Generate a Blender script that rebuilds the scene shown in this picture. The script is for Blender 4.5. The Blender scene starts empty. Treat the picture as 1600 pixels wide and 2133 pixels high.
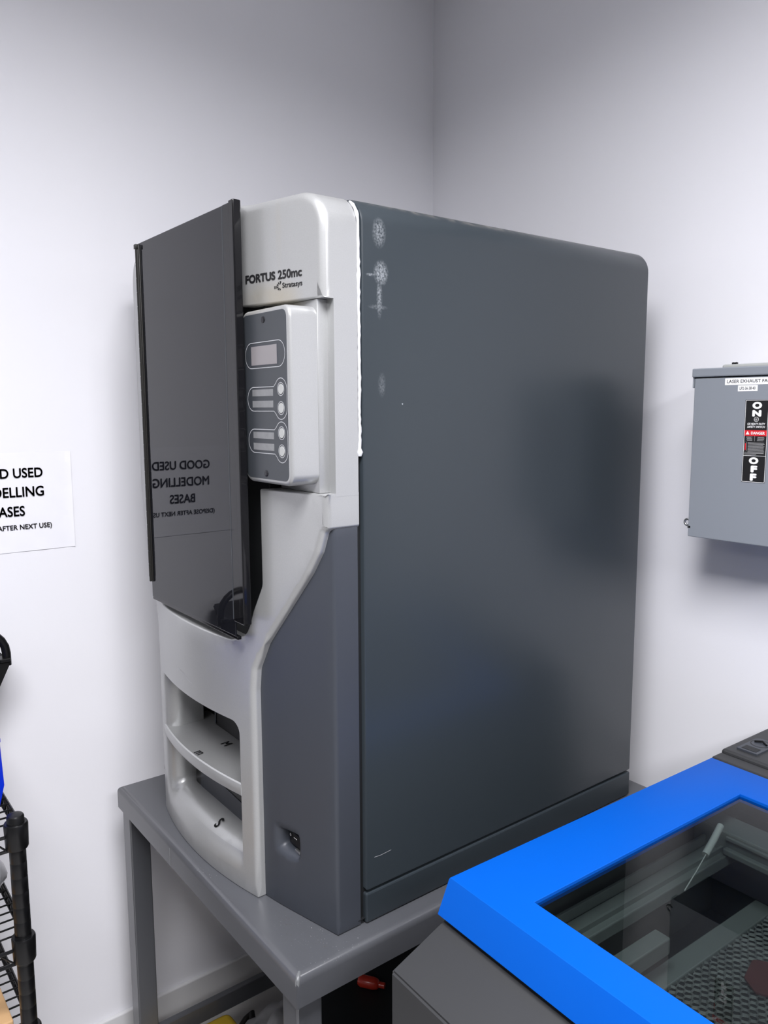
import bpy, bmesh, math, random
from mathutils import Vector, Matrix
random.seed(7)
Z0 = 0.75                      # height of the steel table top above the floor
scn = bpy.context.scene
col = scn.collection

# ------------------------------------------------------------------ camera
f_px = 1646.2
yaw, pitch, roll = (math.radians(a) for a in (52.38863, 7.49746, -0.24027))
A = Matrix(((math.cos(yaw), math.sin(yaw), 0), (0, 0, -1), (-math.sin(yaw), math.cos(yaw), 0)))
P = Matrix(((1, 0, 0), (0, math.cos(pitch), -math.sin(pitch)), (0, math.sin(pitch), math.cos(pitch))))
R = Matrix(((math.cos(roll), -math.sin(roll), 0), (math.sin(roll), math.cos(roll), 0), (0, 0, 1)))
M = R @ P @ A
cam = bpy.data.cameras.new('camera'); cam_o = bpy.data.objects.new('camera', cam); col.objects.link(cam_o)
cam.sensor_fit = 'HORIZONTAL'; cam.sensor_width = 36.0; cam.lens = 36.0 * f_px / 1600.0
cam.clip_start = 0.05
rt, dn, fw = M[0], M[1], M[2]
cam_o.matrix_world = Matrix(((rt[0], -dn[0], -fw[0], 0.0), (rt[1], -dn[1], -fw[1], 0.0), (rt[2], -dn[2], -fw[2], 0.84 + Z0), (0, 0, 0, 1)))
scn.camera = cam_o

# ------------------------------------------------------------------ light
scn.view_settings.view_transform = 'Standard'; scn.view_settings.look = 'None'
scn.view_settings.exposure = 0.0; scn.view_settings.gamma = 1.0
w = bpy.data.worlds.new('world'); scn.world = w; w.use_nodes = True
w.node_tree.nodes['Background'].inputs[0].default_value = (0.85, 0.9, 1.0, 1)
w.node_tree.nodes['Background'].inputs[1].default_value = 0.3
CEIL = 2.75
LAMPS = [  # x, y, size x, size y, watts, spread (degrees)
    (-0.22, 0.02, 0.58, 1.18, 63, 162),
    (-0.15, -2.6, 0.58, 1.18, 14, 160),
    (1.70, 0.0, 0.58, 1.18, 72, 167),
    (1.85, -2.6, 0.58, 1.18, 6, 150),
]
LIGHT_COL = (0.975, 0.965, 1.0)

# ------------------------------------------------------------------ materials
def mat(name, base, rough=0.5, metal=0.0, spec=0.5, coat=0.0, noise=0.0, nscale=40.0, bump=0.0, bscale=200.0, tint=None):
    m = bpy.data.materials.new(name); m.use_nodes = True
    nt = m.node_tree; b = nt.nodes['Principled BSDF']
    b.inputs['Base Color'].default_value = (*base, 1); b.inputs['Roughness'].default_value = rough
    b.inputs['Metallic'].default_value = metal; b.inputs['Specular IOR Level'].default_value = spec
    b.inputs['Coat Weight'].default_value = coat; b.inputs['Coat Roughness'].default_value = 0.08
    geo = nt.nodes.new('ShaderNodeNewGeometry')
    if noise > 0:
        n = nt.nodes.new('ShaderNodeTexNoise'); n.inputs['Scale'].default_value = nscale; n.inputs['Detail'].default_value = 5
        nt.links.new(geo.outputs['Position'], n.inputs['Vector'])
        mx = nt.nodes.new('ShaderNodeMix'); mx.data_type = 'RGBA'
        t = tint or tuple(min(1, c * (1 + noise)) for c in base)
        mx.inputs[6].default_value = (*[c * (1 - noise) for c in base], 1); mx.inputs[7].default_value = (*t, 1)
        nt.links.new(n.outputs['Fac'], mx.inputs[0]); nt.links.new(mx.outputs[2], b.inputs['Base Color'])
    if bump > 0:
        n2 = nt.nodes.new('ShaderNodeTexNoise'); n2.inputs['Scale'].default_value = bscale; n2.inputs['Detail'].default_value = 3
        nt.links.new(geo.outputs['Position'], n2.inputs['Vector'])
        bp = nt.nodes.new('ShaderNodeBump'); bp.inputs['Strength'].default_value = bump; bp.inputs['Distance'].default_value = 0.001
        nt.links.new(n2.outputs['Fac'], bp.inputs['Height']); nt.links.new(bp.outputs['Normal'], b.inputs['Normal'])
    return m

def add_marks(m, marks, color, scale=260.0, lo=0.45, hi=0.6):
    """worn or dirty spots with their own place and shape: marks = (centre, radii, strength)"""
    nt = m.node_tree; b = nt.nodes['Principled BSDF']
    geo = nt.nodes.new('ShaderNodeNewGeometry')
    n = nt.nodes.new('ShaderNodeTexNoise'); n.inputs['Scale'].default_value = scale; n.inputs['Detail'].default_value = 6
    nt.links.new(geo.outputs['Position'], n.inputs['Vector'])
    r = nt.nodes.new('ShaderNodeMapRange'); r.inputs[1].default_value = lo; r.inputs[2].default_value = hi
    nt.links.new(n.outputs['Fac'], r.inputs[0])
    tot = None
    for c, rad, s in marks:
        sub = nt.nodes.new('ShaderNodeVectorMath'); sub.operation = 'SUBTRACT'; sub.inputs[1].default_value = (c[0], c[1], c[2] + Z0)
        dv = nt.nodes.new('ShaderNodeVectorMath'); dv.operation = 'DIVIDE'; dv.inputs[1].default_value = rad
        ln = nt.nodes.new('ShaderNodeVectorMath'); ln.operation = 'LENGTH'
        mr = nt.nodes.new('ShaderNodeMapRange'); mr.inputs[1].default_value = 1.0; mr.inputs[2].default_value = 0.35; mr.inputs[4].default_value = s
        nt.links.new(geo.outputs['Position'], sub.inputs[0]); nt.links.new(sub.outputs[0], dv.inputs[0])
        nt.links.new(dv.outputs[0], ln.inputs[0]); nt.links.new(ln.outputs['Value'], mr.inputs[0])
        if tot is None: tot = mr.outputs[0]
        else:
            a = nt.nodes.new('ShaderNodeMath'); a.operation = 'MAXIMUM'
            nt.links.new(tot, a.inputs[0]); nt.links.new(mr.outputs[0], a.inputs[1]); tot = a.outputs[0]
    mul = nt.nodes.new('ShaderNodeMath'); mul.operation = 'MULTIPLY'
    nt.links.new(tot, mul.inputs[0]); nt.links.new(r.outputs[0], mul.inputs[1])
    mx = nt.nodes.new('ShaderNodeMix'); mx.data_type = 'RGBA'
    src = b.inputs['Base Color']
    if src.links: nt.links.new(src.links[0].from_socket, mx.inputs[6])
    else: mx.inputs[6].default_value = src.default_value
    mx.inputs[7].default_value = (*color, 1)
    nt.links.new(mul.outputs[0], mx.inputs[0]); nt.links.new(mx.outputs[2], b.inputs['Base Color'])

M_WALL = mat('wall_paint', (0.80, 0.80, 0.835), 0.75, spec=0.25, noise=0.012, nscale=1.6, bump=0.10, bscale=170)
add_marks(M_WALL, [((-1.8, 0.335, 1.47), (0.02, 0.006, 0.003), 1), ((-1.8, 1.16, 1.25), (0.02, .004, .003), 1)], (0.1, 0.09, 0.08), 5, 0.0, 0.1)
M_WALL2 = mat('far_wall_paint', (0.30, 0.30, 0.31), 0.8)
M_BASE = mat('baseboard_vinyl', (0.66, 0.66, 0.67), 0.5)
M_FLOOR = mat('floor_tile', (0.42, 0.41, 0.40), 0.4, noise=0.12, nscale=9)
M_CEIL = mat('ceiling_tile', (0.84, 0.84, 0.83), 0.9, noise=0.05, nscale=120)
M_SILVER = mat('silver_plastic', (0.39, 0.395, 0.395), 0.33, metal=0.45, spec=0.5, noise=0.09, nscale=700)
add_marks(M_SILVER, [((-1.085, 0.62, 1.003), (0.08, 0.08, 0.034), 0.75), ((-1.12, 0.61, 1.0), (0.03, 0.06, 0.02), 0.45), ((-1.058, 0.62, 1.10), (0.008, 0.05, 0.07), 0.15)], (0.40, 0.34, 0.22), 9, 0.2, 0.75)
M_GREY = mat('printer_grey_paint', (0.028, 0.0355, 0.042), 0.29, spec=0.38, noise=0.02, nscale=3, bump=0.04, bscale=500)
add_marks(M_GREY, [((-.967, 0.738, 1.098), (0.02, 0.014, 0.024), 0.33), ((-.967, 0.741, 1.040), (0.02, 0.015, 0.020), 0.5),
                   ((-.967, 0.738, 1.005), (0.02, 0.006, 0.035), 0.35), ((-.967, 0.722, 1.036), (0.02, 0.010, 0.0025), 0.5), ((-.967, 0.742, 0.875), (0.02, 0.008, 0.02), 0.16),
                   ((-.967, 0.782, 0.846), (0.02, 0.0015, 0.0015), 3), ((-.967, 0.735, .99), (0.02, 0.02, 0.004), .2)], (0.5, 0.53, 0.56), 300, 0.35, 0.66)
add_marks(M_GREY, [((-.99, 1.0, 1.146), (0.04, 0.35, 0.012), 0.5)], (0.30, 0.28, 0.25), 60, 0.4, 0.75)
M_COVER = mat('cover_grey_plastic', (0.040, 0.045, 0.056), 0.40, spec=0.42, noise=0.03, nscale=5, bump=0.05, bscale=600)
M_BLACK = mat('black_plastic', (0.004, 0.004, 0.0045), 0.35, spec=0.35)
M_VOID = mat('black_liner', (0.006, 0.007, 0.008), 0.55)
M_DOOR = mat('tinted_acrylic', (0.010, 0.0105, 0.0135), 0.012, spec=0.24, noise=0.3, nscale=3)
M_DOORS = mat('tinted_acrylic_strip', (0.006, 0.006, 0.007), 0.05, spec=0.3)
M_HINGE = mat('hinge_black', (0.012, 0.0115, 0.010), 0.4, spec=0.35)
M_PLATE = mat('keypad_grey', (0.038, 0.043, 0.050), 0.42)
M_LINE = mat('keypad_line', (0.45, 0.46, 0.48), 0.5)
M_BTN = mat('keypad_button', (0.42, 0.43, 0.42), 0.4)
M_LBL = mat('keypad_window', (0.20, 0.205, 0.21), 0.3, noise=0.25, nscale=90)
M_LCD = mat('display_window', (0.24, 0.225, 0.23), 0.25)
M_SCREW = mat('dark_screw', (0.05, 0.05, 0.055), 0.3, metal=0.8)
M_CAULK = mat('white_sealant', (0.55, 0.56, 0.58), 0.25, noise=0.10, nscale=160, bump=0.6, bscale=160)
M_INK = mat('black_print', (0.008, 0.008, 0.009), 0.5)
M_TABLE = mat('steel_table_paint', (0.072, 0.075, 0.083), 0.28, spec=0.75, noise=0.05, nscale=6)
add_marks(M_TABLE, [((-0.98, 0.62, 0.0), (0.03, 0.012, 0.01), 0.8), ((-1.02, 0.59, 0), (0.02, 0.01, 0.01), 0.7), ((-1.06, .605, 0), (.05, .02, .01), .5)], (0.06, 0.055, 0.045), 300, 0.58, 0.66)
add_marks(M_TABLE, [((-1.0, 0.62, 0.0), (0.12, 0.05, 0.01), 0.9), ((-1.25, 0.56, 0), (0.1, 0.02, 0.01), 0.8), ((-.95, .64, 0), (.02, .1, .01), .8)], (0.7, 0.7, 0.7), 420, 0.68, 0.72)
M_WELD = mat('weld_bead', (0.13, 0.135, 0.14), 0.25, bump=0.5, bscale=150)
M_BLUE = mat('blue_powder_coat', (0.0, 0.080, 0.43), 0.5, spec=0.12, noise=0.03, nscale=8)
add_marks(M_BLUE, [((-0.57, 0.66, .2), (.04, .03, .03), .5), ((-0.50, 0.64, .2), (.03, .02, .03), .4)], (0.0, 0.08, 0.45), 40, 0.5, 0.7)
M_CUTTER = mat('cutter_grey_paint', (0.028, 0.029, 0.031), 0.5, spec=.4, noise=0.02, nscale=10)
M_CUTTERD = mat('cutter_dark_steel', (0.055, 0.06, 0.06), 0.4, metal=0.0, noise=0.25, nscale=30)
M_RAIL = mat('rail_aluminium', (0.15, 0.16, 0.16), 0.45, metal=0.1, noise=0.15, nscale=40)
M_BEDF = mat('bed_frame_grey', (0.19, 0.20, 0.20), 0.4, metal=0.2, noise=0.1, nscale=20)
M_HONEY = mat('honeycomb_metal', (0.80, 0.82, 0.82), 0.3, metal=0.55, noise=0.7, nscale=45)
M_BOX = mat('switch_box_paint', (0.235, 0.255, 0.285), 0.4, spec=0.5, noise=0.02, nscale=6)
M_PAPER = mat('white_label', (0.86, 0.86, 0.86), 0.5)
M_SHEET = mat('paper_in_film', (0.83, 0.83, 0.87), 0.3, noise=0.02, nscale=25, bump=0.25, bscale=22)
M_RED = mat('red_print', (0.65, 0.02, 0.03), 0.4)
M_WHITEP = mat('white_print', (0.85, 0.85, 0.85), 0.5)
M_MICRO = mat('fine_print', (0.35, 0.35, 0.35), 0.5)
M_WIRE = mat('black_wire_coating', (0.004, 0.004, 0.0045), 0.3, spec=0.35)
M_BLUEP = mat('blue_plastic', (0.0, 0.022, 0.50), 0.3)
M_BAG = mat('cloudy_plastic_bag', (0.30, 0.30, 0.31), 0.25, noise=0.25, nscale=30, bump=0.5, bscale=30)
M_CARD = mat('cardboard_brown', (0.50, 0.31, 0.15), 0.7, noise=0.12, nscale=15)
M_YEL = mat('yellow_plastic', (0.42, 0.28, 0.02), 0.35, noise=0.1, nscale=20)
M_GBAG = mat('grey_bag_film', (0.16, 0.16, 0.165), 0.35, noise=0.2, nscale=12, bump=0.7, bscale=22)
M_REDP = mat('red_plastic', (0.45, 0.03, 0.015), 0.25)
M_TAG = mat('white_tag_plastic', (0.45, 0.45, 0.45), 0.4)
M_HUB = mat('grey_cast_metal', (0.36, 0.37, 0.36), 0.5, noise=0.05, nscale=60)
M_ZINC = mat('zinc_steel', (0.45, 0.46, 0.47), 0.3, metal=0.9)
M_FRAME = mat('lamp_frame_white', (0.7, 0.7, 0.7), 0.5)
M_BROWN = mat('dark_red_offcut', (0.09, 0.02, 0.02), 0.5, noise=0.3, nscale=40)
# tinted viewing glass of the laser cutter
M_GLASS = bpy.data.materials.new('tinted_glass'); M_GLASS.use_nodes = True
nt = M_GLASS.node_tree; nt.nodes.clear()
o_ = nt.nodes.new('ShaderNodeOutputMaterial'); ms = nt.nodes.new('ShaderNodeMixShader'); tr = nt.nodes.new('ShaderNodeBsdfTransparent')
gl = nt.nodes.new('ShaderNodeBsdfGlossy'); fr = nt.nodes.new('ShaderNodeFresnel')
tr.inputs[0].default_value = (0.64, 0.68, 0.67, 1); gl.inputs['Roughness'].default_value = 0.0; fr.inputs['IOR'].default_value = 1.5
gg = nt.nodes.new('ShaderNodeNewGeometry'); m1 = nt.nodes.new('ShaderNodeMath'); m1.operation = 'SUBTRACT'; m1.inputs[0].default_value = 1.0; nt.links.new(gg.outputs['Backfacing'], m1.inputs[1])
m2 = nt.nodes.new('ShaderNodeMath'); m2.operation = 'MULTIPLY'; nt.links.new(fr.outputs[0], m2.inputs[0]); nt.links.new(m1.outputs[0], m2.inputs[1])   # one reflection at the outer face only
nt.links.new(m2.outputs[0], ms.inputs[0]); nt.links.new(tr.outputs[0], ms.inputs[1]); nt.links.new(gl.outputs[0], ms.inputs[2]); nt.links.new(ms.outputs[0], o_.inputs[0])
M_LAMP = bpy.data.materials.new('lamp_diffuser'); M_LAMP.use_nodes = True
nt = M_LAMP.node_tree; b = nt.nodes['Principled BSDF']; b.inputs['Emission Color'].default_value = (0.95, 0.97, 1, 1); b.inputs['Emission Strength'].default_value = 2.5

# ------------------------------------------------------------------ helpers
def wloc(o):
    v = Vector((0, 0, 0))
    while o is not None:
        v = v + Vector(o.location); o = o.parent
    return v

def obj(name, bm, m, parent=None, smooth=None, **tags):
    """link a bmesh given in the table frame as ONE mesh object"""
    off = wloc(parent) if parent else Vector((0, 0, 0))
    bmesh.ops.remove_doubles(bm, verts=bm.verts, dist=2e-6)
    for v in bm.verts: v.co = v.co + Vector((0, 0, Z0))
    org = None
    if parent is None:
        xs = [v.co.x for v in bm.verts]; ys = [v.co.y for v in bm.verts]; zs = [v.co.z for v in bm.verts]
        org = Vector(((min(xs) + max(xs)) / 2, (min(ys) + max(ys)) / 2, min(zs)))
        off = org
    for v in bm.verts: v.co = v.co - off
    me = bpy.data.meshes.new(name); bm.to_mesh(me); bm.free()
    me.materials.append(m)
    if smooth is not None:
        for p in me.polygons: p.use_smooth = True
        me.set_sharp_from_angle(angle=math.radians(smooth))
    o = bpy.data.objects.new(name, me); col.objects.link(o)
    if org is not None: o.location = org
    if parent: o.parent = parent
    for k, v in tags.items(): o[k] = v
    return o

def thing(name, label, cat, loc, group=None):
    o = bpy.data.objects.new(name, None); col.objects.link(o); o.location = (loc[0], loc[1], loc[2] + Z0)
    o.empty_display_size = 0.05
    o['label'] = label; o['category'] = cat
    if group: o['group'] = group
    return o

def bx(bm, lo, hi, bev=0.0, seg=2):
    r = bmesh.ops.create_cube(bm, size=1.0)
    vs = r['verts']
    for v in vs:
        v.co = Vector([lo[i] + (v.co[i] + 0.5) * (hi[i] - lo[i]) for i in range(3)])
    if bev > 0:
        es = list({e for v in vs for e in v.link_edges})
        bmesh.ops.bevel(bm, geom=es, offset=bev, segments=seg, affect='EDGES', profile=0.5)

def box(lo, hi, bev=0.0, seg=2):
    bm = bmesh.new(); bx(bm, lo, hi, bev, seg); return bm

def tube(bm, pts, r, n=8, cap=True, closed=False):
    pts = [Vector(p) for p in pts]
    rings = []; N = len(pts); up = None
    for i, p in enumerate(pts):
        if closed: t = (pts[(i + 1) % N] - pts[i - 1])
        else: t = (pts[min(i + 1, N - 1)] - pts[max(i - 1, 0)])
        t.normalize()
        if up is None:
            up = Vector((0, 0, 1)) if abs(t.z) < 0.9 else Vector((1, 0, 0))
        a = (up - t * up.dot(t)).normalized(); bb = t.cross(a); up = a
        rr = r[i] if isinstance(r, (list, tuple)) else r
        rings.append([bm.verts.new(p + (a * math.cos(2 * math.pi * k / n) + bb * math.sin(2 * math.pi * k / n)) * rr) for k in range(n)])
    for i in range(N if closed else N - 1):
        A1, B1 = rings[i], rings[(i + 1) % N]
        for k in range(n): bm.faces.new((A1[k], A1[(k + 1) % n], B1[(k + 1) % n], B1[k]))
    if cap and not closed:
        bm.faces.new(rings[0][::-1]); bm.faces.new(rings[-1])

def lathe(bm, c, prof, n=24):
    """profile of (radius, z) about a vertical axis through c"""
    rings = [[bm.verts.new((c[0] + r * math.cos(2 * math.pi * k / n), c[1] + r * math.sin(2 * math.pi * k / n), c[2] + z)) for k in range(n)] for r, z in prof]
    for a, b2 in zip(rings, rings[1:]):
        for k in range(n): bm.faces.new((a[k], a[(k + 1) % n], b2[(k + 1) % n], b2[k]))
    bm.faces.new(rings[0][::-1]); bm.faces.new(rings[-1])

def fillet(pts, n=6):
    """pts: (x, z, radius); returns a polygon with rounded corners"""
    out = []; N = len(pts)
    for i in range(N):
        p = Vector(pts[i][:2]); r = pts[i][2] if len(pts[i]) > 2 else 0
        if r <= 0: out.append(p); continue
        a = Vector(pts[i - 1][:2]) - p; b2 = Vector(pts[(i + 1) % N][:2]) - p
        la, lb = a.length, b2.length; a.normalize(); b2.normalize()
        th = math.acos(max(-1, min(1, a.dot(b2))))
        if th > 3.1: out.append(p); continue
        t = min(r / math.tan(th / 2), la * 0.49, lb * 0.49); rr = t * math.tan(th / 2)
        c = p + (a + b2).normalized() * (rr / math.sin(th / 2))
        s, e = p + a * t - c, p + b2 * t - c
        ang = math.atan2(s.x * e.y - s.y * e.x, s.dot(e))
        for k in range(n + 1):
            q = ang * k / n; out.append(c + Vector((s.x * math.cos(q) - s.y * math.sin(q), s.x * math.sin(q) + s.y * math.cos(q))))
    return out

def area(p): return sum(p[i - 1].x * p[i].y - p[i].x * p[i - 1].y for i in range(len(p))) / 2
def resample(poly, step=0.02):
    out = []
    for i in range(len(poly)):
        a, b2 = poly[i], poly[(i + 1) % len(poly)]; L = (b2 - a).length
        if L < 1e-7: continue
        n = max(1, int(L / step))
        for k in range(n): out.append(a.lerp(b2, k / n))
    return out
def offset(poly, r):
    """move a CCW loop inwards (r>0) by a per-vertex distance"""
    N = len(poly); out = []
    for i in range(N):
        p0, p1, p2 = poly[i - 1], poly[i], poly[(i + 1) % N]
        d1 = (p1 - p0).normalized(); d2 = (p2 - p1).normalized()
        n1 = Vector((-d1.y, d1.x)); n2 = Vector((-d2.y, d2.x)); m = n1 + n2
        m = n1 if m.length < 1e-6 else m.normalized()
        c = max(0.5, m.dot(n1)); rr = r(p1) if callable(r) else r
        out.append(p1 + m * (rr / c))
    return out

def shell(bm, outer, F, rad, back, holes=(), step=0.02, fill=True, seg=4, back_y=None):
    """plate whose face follows y = F(x): outer CCW loop with rounded-over rim; holes = (front_loop, inner_loop, depth, wall_back)"""
    start = set(bm.verts)
    loops_front = []
    def ringmesh(rings):
        vr = [[bm.verts.new((p.x, d, p.y)) for p in loop] for loop, d in rings]
        for A1, B1 in zip(vr, vr[1:]):
            n = len(A1)
            for k in range(n):
                try: bm.faces.new((A1[k], A1[(k + 1) % n], B1[(k + 1) % n], B1[k]))
                except ValueError: pass
        return vr
    ABS = 100.0
    o = outer if area(outer) > 0 else outer[::-1]
    o = resample(o, step)
    rings = []
    for k in range(seg + 1):
        th = math.pi / 2 * k / seg
        rings.append((offset(o, lambda p, th=th: (rad(p) if callable(rad) else rad) * (1 - math.sin(th))), ('r', 1 - math.cos(th))))
    # rim depth follows the local radius
    vr = []
    for loop, (kind, q) in rings:
        vr.append([bm.verts.new((loop[i].x, (rad(o[i]) if callable(rad) else rad) * q, loop[i].y)) for i in range(len(loop))])
    vr.append([bm.verts.new((p.x, ABS + back, p.y)) for p in o])
    for A1, B1 in zip(vr, vr[1:]):
        n = len(A1)
        for k in range(n): bm.faces.new((A1[k], A1[(k + 1) % n], B1[(k + 1) % n], B1[k]))
    loops_front.append(vr[0])
    for fr_, inn, dep, hb in holes:
        rs = []
        for k in range(7):
            th = math.pi / 2 * k / 6
            rs.append(([fr_[i].lerp(inn[i], math.sin(th)) for i in range(len(fr_))], dep * (1 - math.cos(th))))
        v2 = ringmesh(rs)
        last = [bm.verts.new((p.x, ABS + hb, p.y)) for p in inn]
        n = len(last)
        for k in range(n): bm.faces.new((v2[-1][k], v2[-1][(k + 1) % n], last[(k + 1) % n], last[k]))
        loops_front.append(v2[0])
    if fill:
        es = []
        for L in loops_front:
            for k in range(len(L)):
                e = bm.edges.get((L[k], L[(k + 1) % len(L)])) or bm.edges.new((L[k], L[(k + 1) % len(L)]))
                es.append(e)
        bmesh.ops.triangle_fill(bm, edges=es, use_beauty=True, use_dissolve=False, normal=(0, -1, 0))
    new = [v for v in bm.verts if v not in start]
    xs = [v.co.x for v in new]; x = min(xs) + step
    while x < max(xs):
        geom = [v for v in bm.verts if v not in start]; geom += list({e for v in geom for e in v.link_edges}) + list({f2 for v in geom for f2 in v.link_faces})
        bmesh.ops.bisect_plane(bm, geom=geom, plane_co=(x, 0, 0), plane_no=(1, 0, 0), dist=1e-5)
        x += step
    z = min(v.co.z for v in bm.verts if v not in start) + .03
    zt_ = max(v.co.z for v in bm.verts if v not in start)
    while z < zt_:
        geom = [v for v in bm.verts if v not in start]; geom += list({e for v in geom for e in v.link_edges}) + list({f2 for v in geom for f2 in v.link_faces})
        bmesh.ops.bisect_plane(bm, geom=geom, plane_co=(0, 0, z), plane_no=(0, 0, 1), dist=1e-5)
        z += .03
    for v in bm.verts:
        if v in start: continue
        v.co.y = v.co.y - ABS if v.co.y > ABS / 2 else F(v.co.x) + v.co.y
    bmesh.ops.recalc_face_normals(bm, faces=[f2 for f2 in bm.faces if any(v not in start for v in f2.verts)])

_cap = []
def cap_height():
    if not _cap:
        cu = bpy.data.curves.new('lettering', 'FONT'); cu.body = 'H'; ob = bpy.data.objects.new('lettering', cu); col.objects.link(ob)
        me = bpy.data.meshes.new_from_object(ob.evaluated_get(bpy.context.evaluated_depsgraph_get()))
        _cap.append(max(v.co.y for v in me.vertices) - min(v.co.y for v in me.vertices))
        bpy.data.objects.remove(ob); bpy.data.curves.remove(cu); bpy.data.meshes.remove(me)
    return _cap[0]

def text_bm(s, place, height, width=None, bold=0.0, align='LEFT', thick=0.0004, shear=0.0, spacing=1.0, bm=None):
    """letters; place(u, v, d) maps right/up/out to the scene; height = cap height"""
    cu = bpy.data.curves.new('lettering', 'FONT'); cu.body = s; cu.align_x = 'LEFT'
    cu.offset = 0.0; cu.extrude = 0.0; cu.resolution_u = 4; cu.shear = shear; cu.space_character = spacing
    ob = bpy.data.objects.new('lettering', cu); col.objects.link(ob)
    dg = bpy.context.evaluated_depsgraph_get(); me = bpy.data.meshes.new_from_object(ob.evaluated_get(dg))
    bpy.data.objects.remove(ob); bpy.data.curves.remove(cu)
    xs = [v.co.x for v in me.vertices]
    x0, x1 = min(xs) - bold, max(xs) + bold
    s_h = height / (cap_height() + 2 * bold); s_w = s_h if width is None else width / (x1 - x0)
    wd = (x1 - x0) * s_w; off = {'LEFT': 0, 'CENTER': -wd / 2, 'RIGHT': -wd}[align]
    bm = bm or bmesh.new(); 
    shifts = [(0, 0)] if bold <= 0 else [(q * math.cos(t), q * math.sin(t)) for q in ((bold,) if bold < .02 else (bold, bold * .5)) for t in [math.pi * k / 4 for k in range(8)]]
    for i_, (sx_, sy_) in enumerate(shifts):
        a = [bm.verts.new(place((v.co.x + sx_ - x0) * s_w + off, (v.co.y + sy_ + bold) * s_h, thick + i_ * 4e-6)) for v in me.vertices]
        for p in me.polygons:
            try: bm.faces.new([a[i] for i in p.vertices])
            except ValueError: pass
    bpy.data.meshes.remove(me)
    return bm

def ribbon(bm, pts, wd, place, closed=True, d=0.0003):
    pts = [Vector(p) for p in pts]; N = len(pts); L = []; Rr = []
    for i in range(N):
        a = pts[i - 1] if (closed or i > 0) else pts[i]; c = pts[(i + 1) % N] if (closed or i < N - 1) else pts[i]
        t = (c - a).normalized(); n = Vector((-t.y, t.x)) * wd / 2
        L.append(bm.verts.new(place(*(pts[i] + n), d))); Rr.append(bm.verts.new(place(*(pts[i] - n), d)))
    for i in range(N if closed else N - 1):
        j = (i + 1) % N; bm.faces.new((L[i], L[j], Rr[j], Rr[i]))

def plate(bm, poly, place, th):
    """flat plate of a 2D polygon, thickness th towards the viewer side"""
    a = [bm.verts.new(place(p[0], p[1], 0)) for p in poly]; b2 = [bm.verts.new(place(p[0], p[1], th)) for p in poly]
    n = len(a)
    for k in range(n): bm.faces.new((a[k], a[(k + 1) % n], b2[(k + 1) % n], b2[k]))
    bm.faces.new(a[::-1]); bm.faces.new(b2)
    bmesh.ops.recalc_face_normals(bm, faces=bm.faces)

def circle(cx, cz, r, n=28, sx=1.0): return [(cx + r * sx * math.cos(2 * math.pi * k / n), cz + r * math.sin(2 * math.pi * k / n)) for k in range(n)]

# ------------------------------------------------------------------ the room
XL, YB = -1.8, 1.57
X1, Y1 = 3.6, -4.2
H = CEIL
def struct(name, bm, m): return obj(name, bm, m, kind='structure')
struct('floor', box((XL - .1, Y1 - .1, -Z0 - .1), (X1 + .1, YB + .1, -Z0)), M_FLOOR)
struct('wall_left', box((XL - .1, Y1 - .1, -Z0), (XL, YB + .1, H - Z0)), M_WALL)
struct('wall_back', box((XL, YB, -Z0), (X1 + .1, YB + .1, H - Z0)), M_WALL)
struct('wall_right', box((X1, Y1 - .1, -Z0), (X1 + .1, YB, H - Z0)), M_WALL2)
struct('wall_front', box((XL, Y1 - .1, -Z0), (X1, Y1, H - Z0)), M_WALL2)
struct('ceiling', box((XL - .1, Y1 - .1, H - Z0), (X1 + .1, YB + .1, H - Z0 + .1)), M_CEIL)
struct('baseboard_left', box((XL, Y1, -Z0), (XL + .012, YB, -.629), .003), M_BASE)
struct('baseboard_back', box((XL + .012, YB - .012, -Z0), (X1, YB, -.629), .003), M_BASE)
for i, (lx, ly, sx, sy, wt, sp) in enumerate(LAMPS):
    t = thing('ceiling_light', ['recessed white ceiling light nearest the corner wall', 'recessed white ceiling light at the rear along the sign wall', 'recessed white ceiling light to the right near the back wall', 'recessed white ceiling light at the far right rear'][i], 'light', (lx, ly, H - Z0 - .03))
    bm = bmesh.new()
    for s in (-1, 1):
        bx(bm, (lx + s * (sx / 2 + .01) - .015, ly - sy / 2 - .03, H - Z0 - .03), (lx + s * (sx / 2 + .01) + .015, ly + sy / 2 + .03, H - Z0), .003)
        bx(bm, (lx - sx / 2, ly + s * (sy / 2 + .01) - .015, H - Z0 - .03), (lx + sx / 2, ly + s * (sy / 2 + .01) + .015, H - Z0), .003)
    obj('frame', bm, M_FRAME, t)
    obj('diffuser', box((lx - sx / 2, ly - sy / 2, H - Z0 - .012), (lx + sx / 2, ly + sy / 2, H - Z0 - .002)), M_LAMP, t)
    L = bpy.data.lights.new('ceiling_lamp_light', 'AREA'); L.shape = 'RECTANGLE'; L.size = sx; L.size_y = sy; L.energy = wt; L.color = LIGHT_COL; L.spread = math.radians(sp)
    lo = bpy.data.objects.new('ceiling_lamp_light', L); col.objects.link(lo); lo.location = (0, 0, -0.005); lo.parent = t

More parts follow.
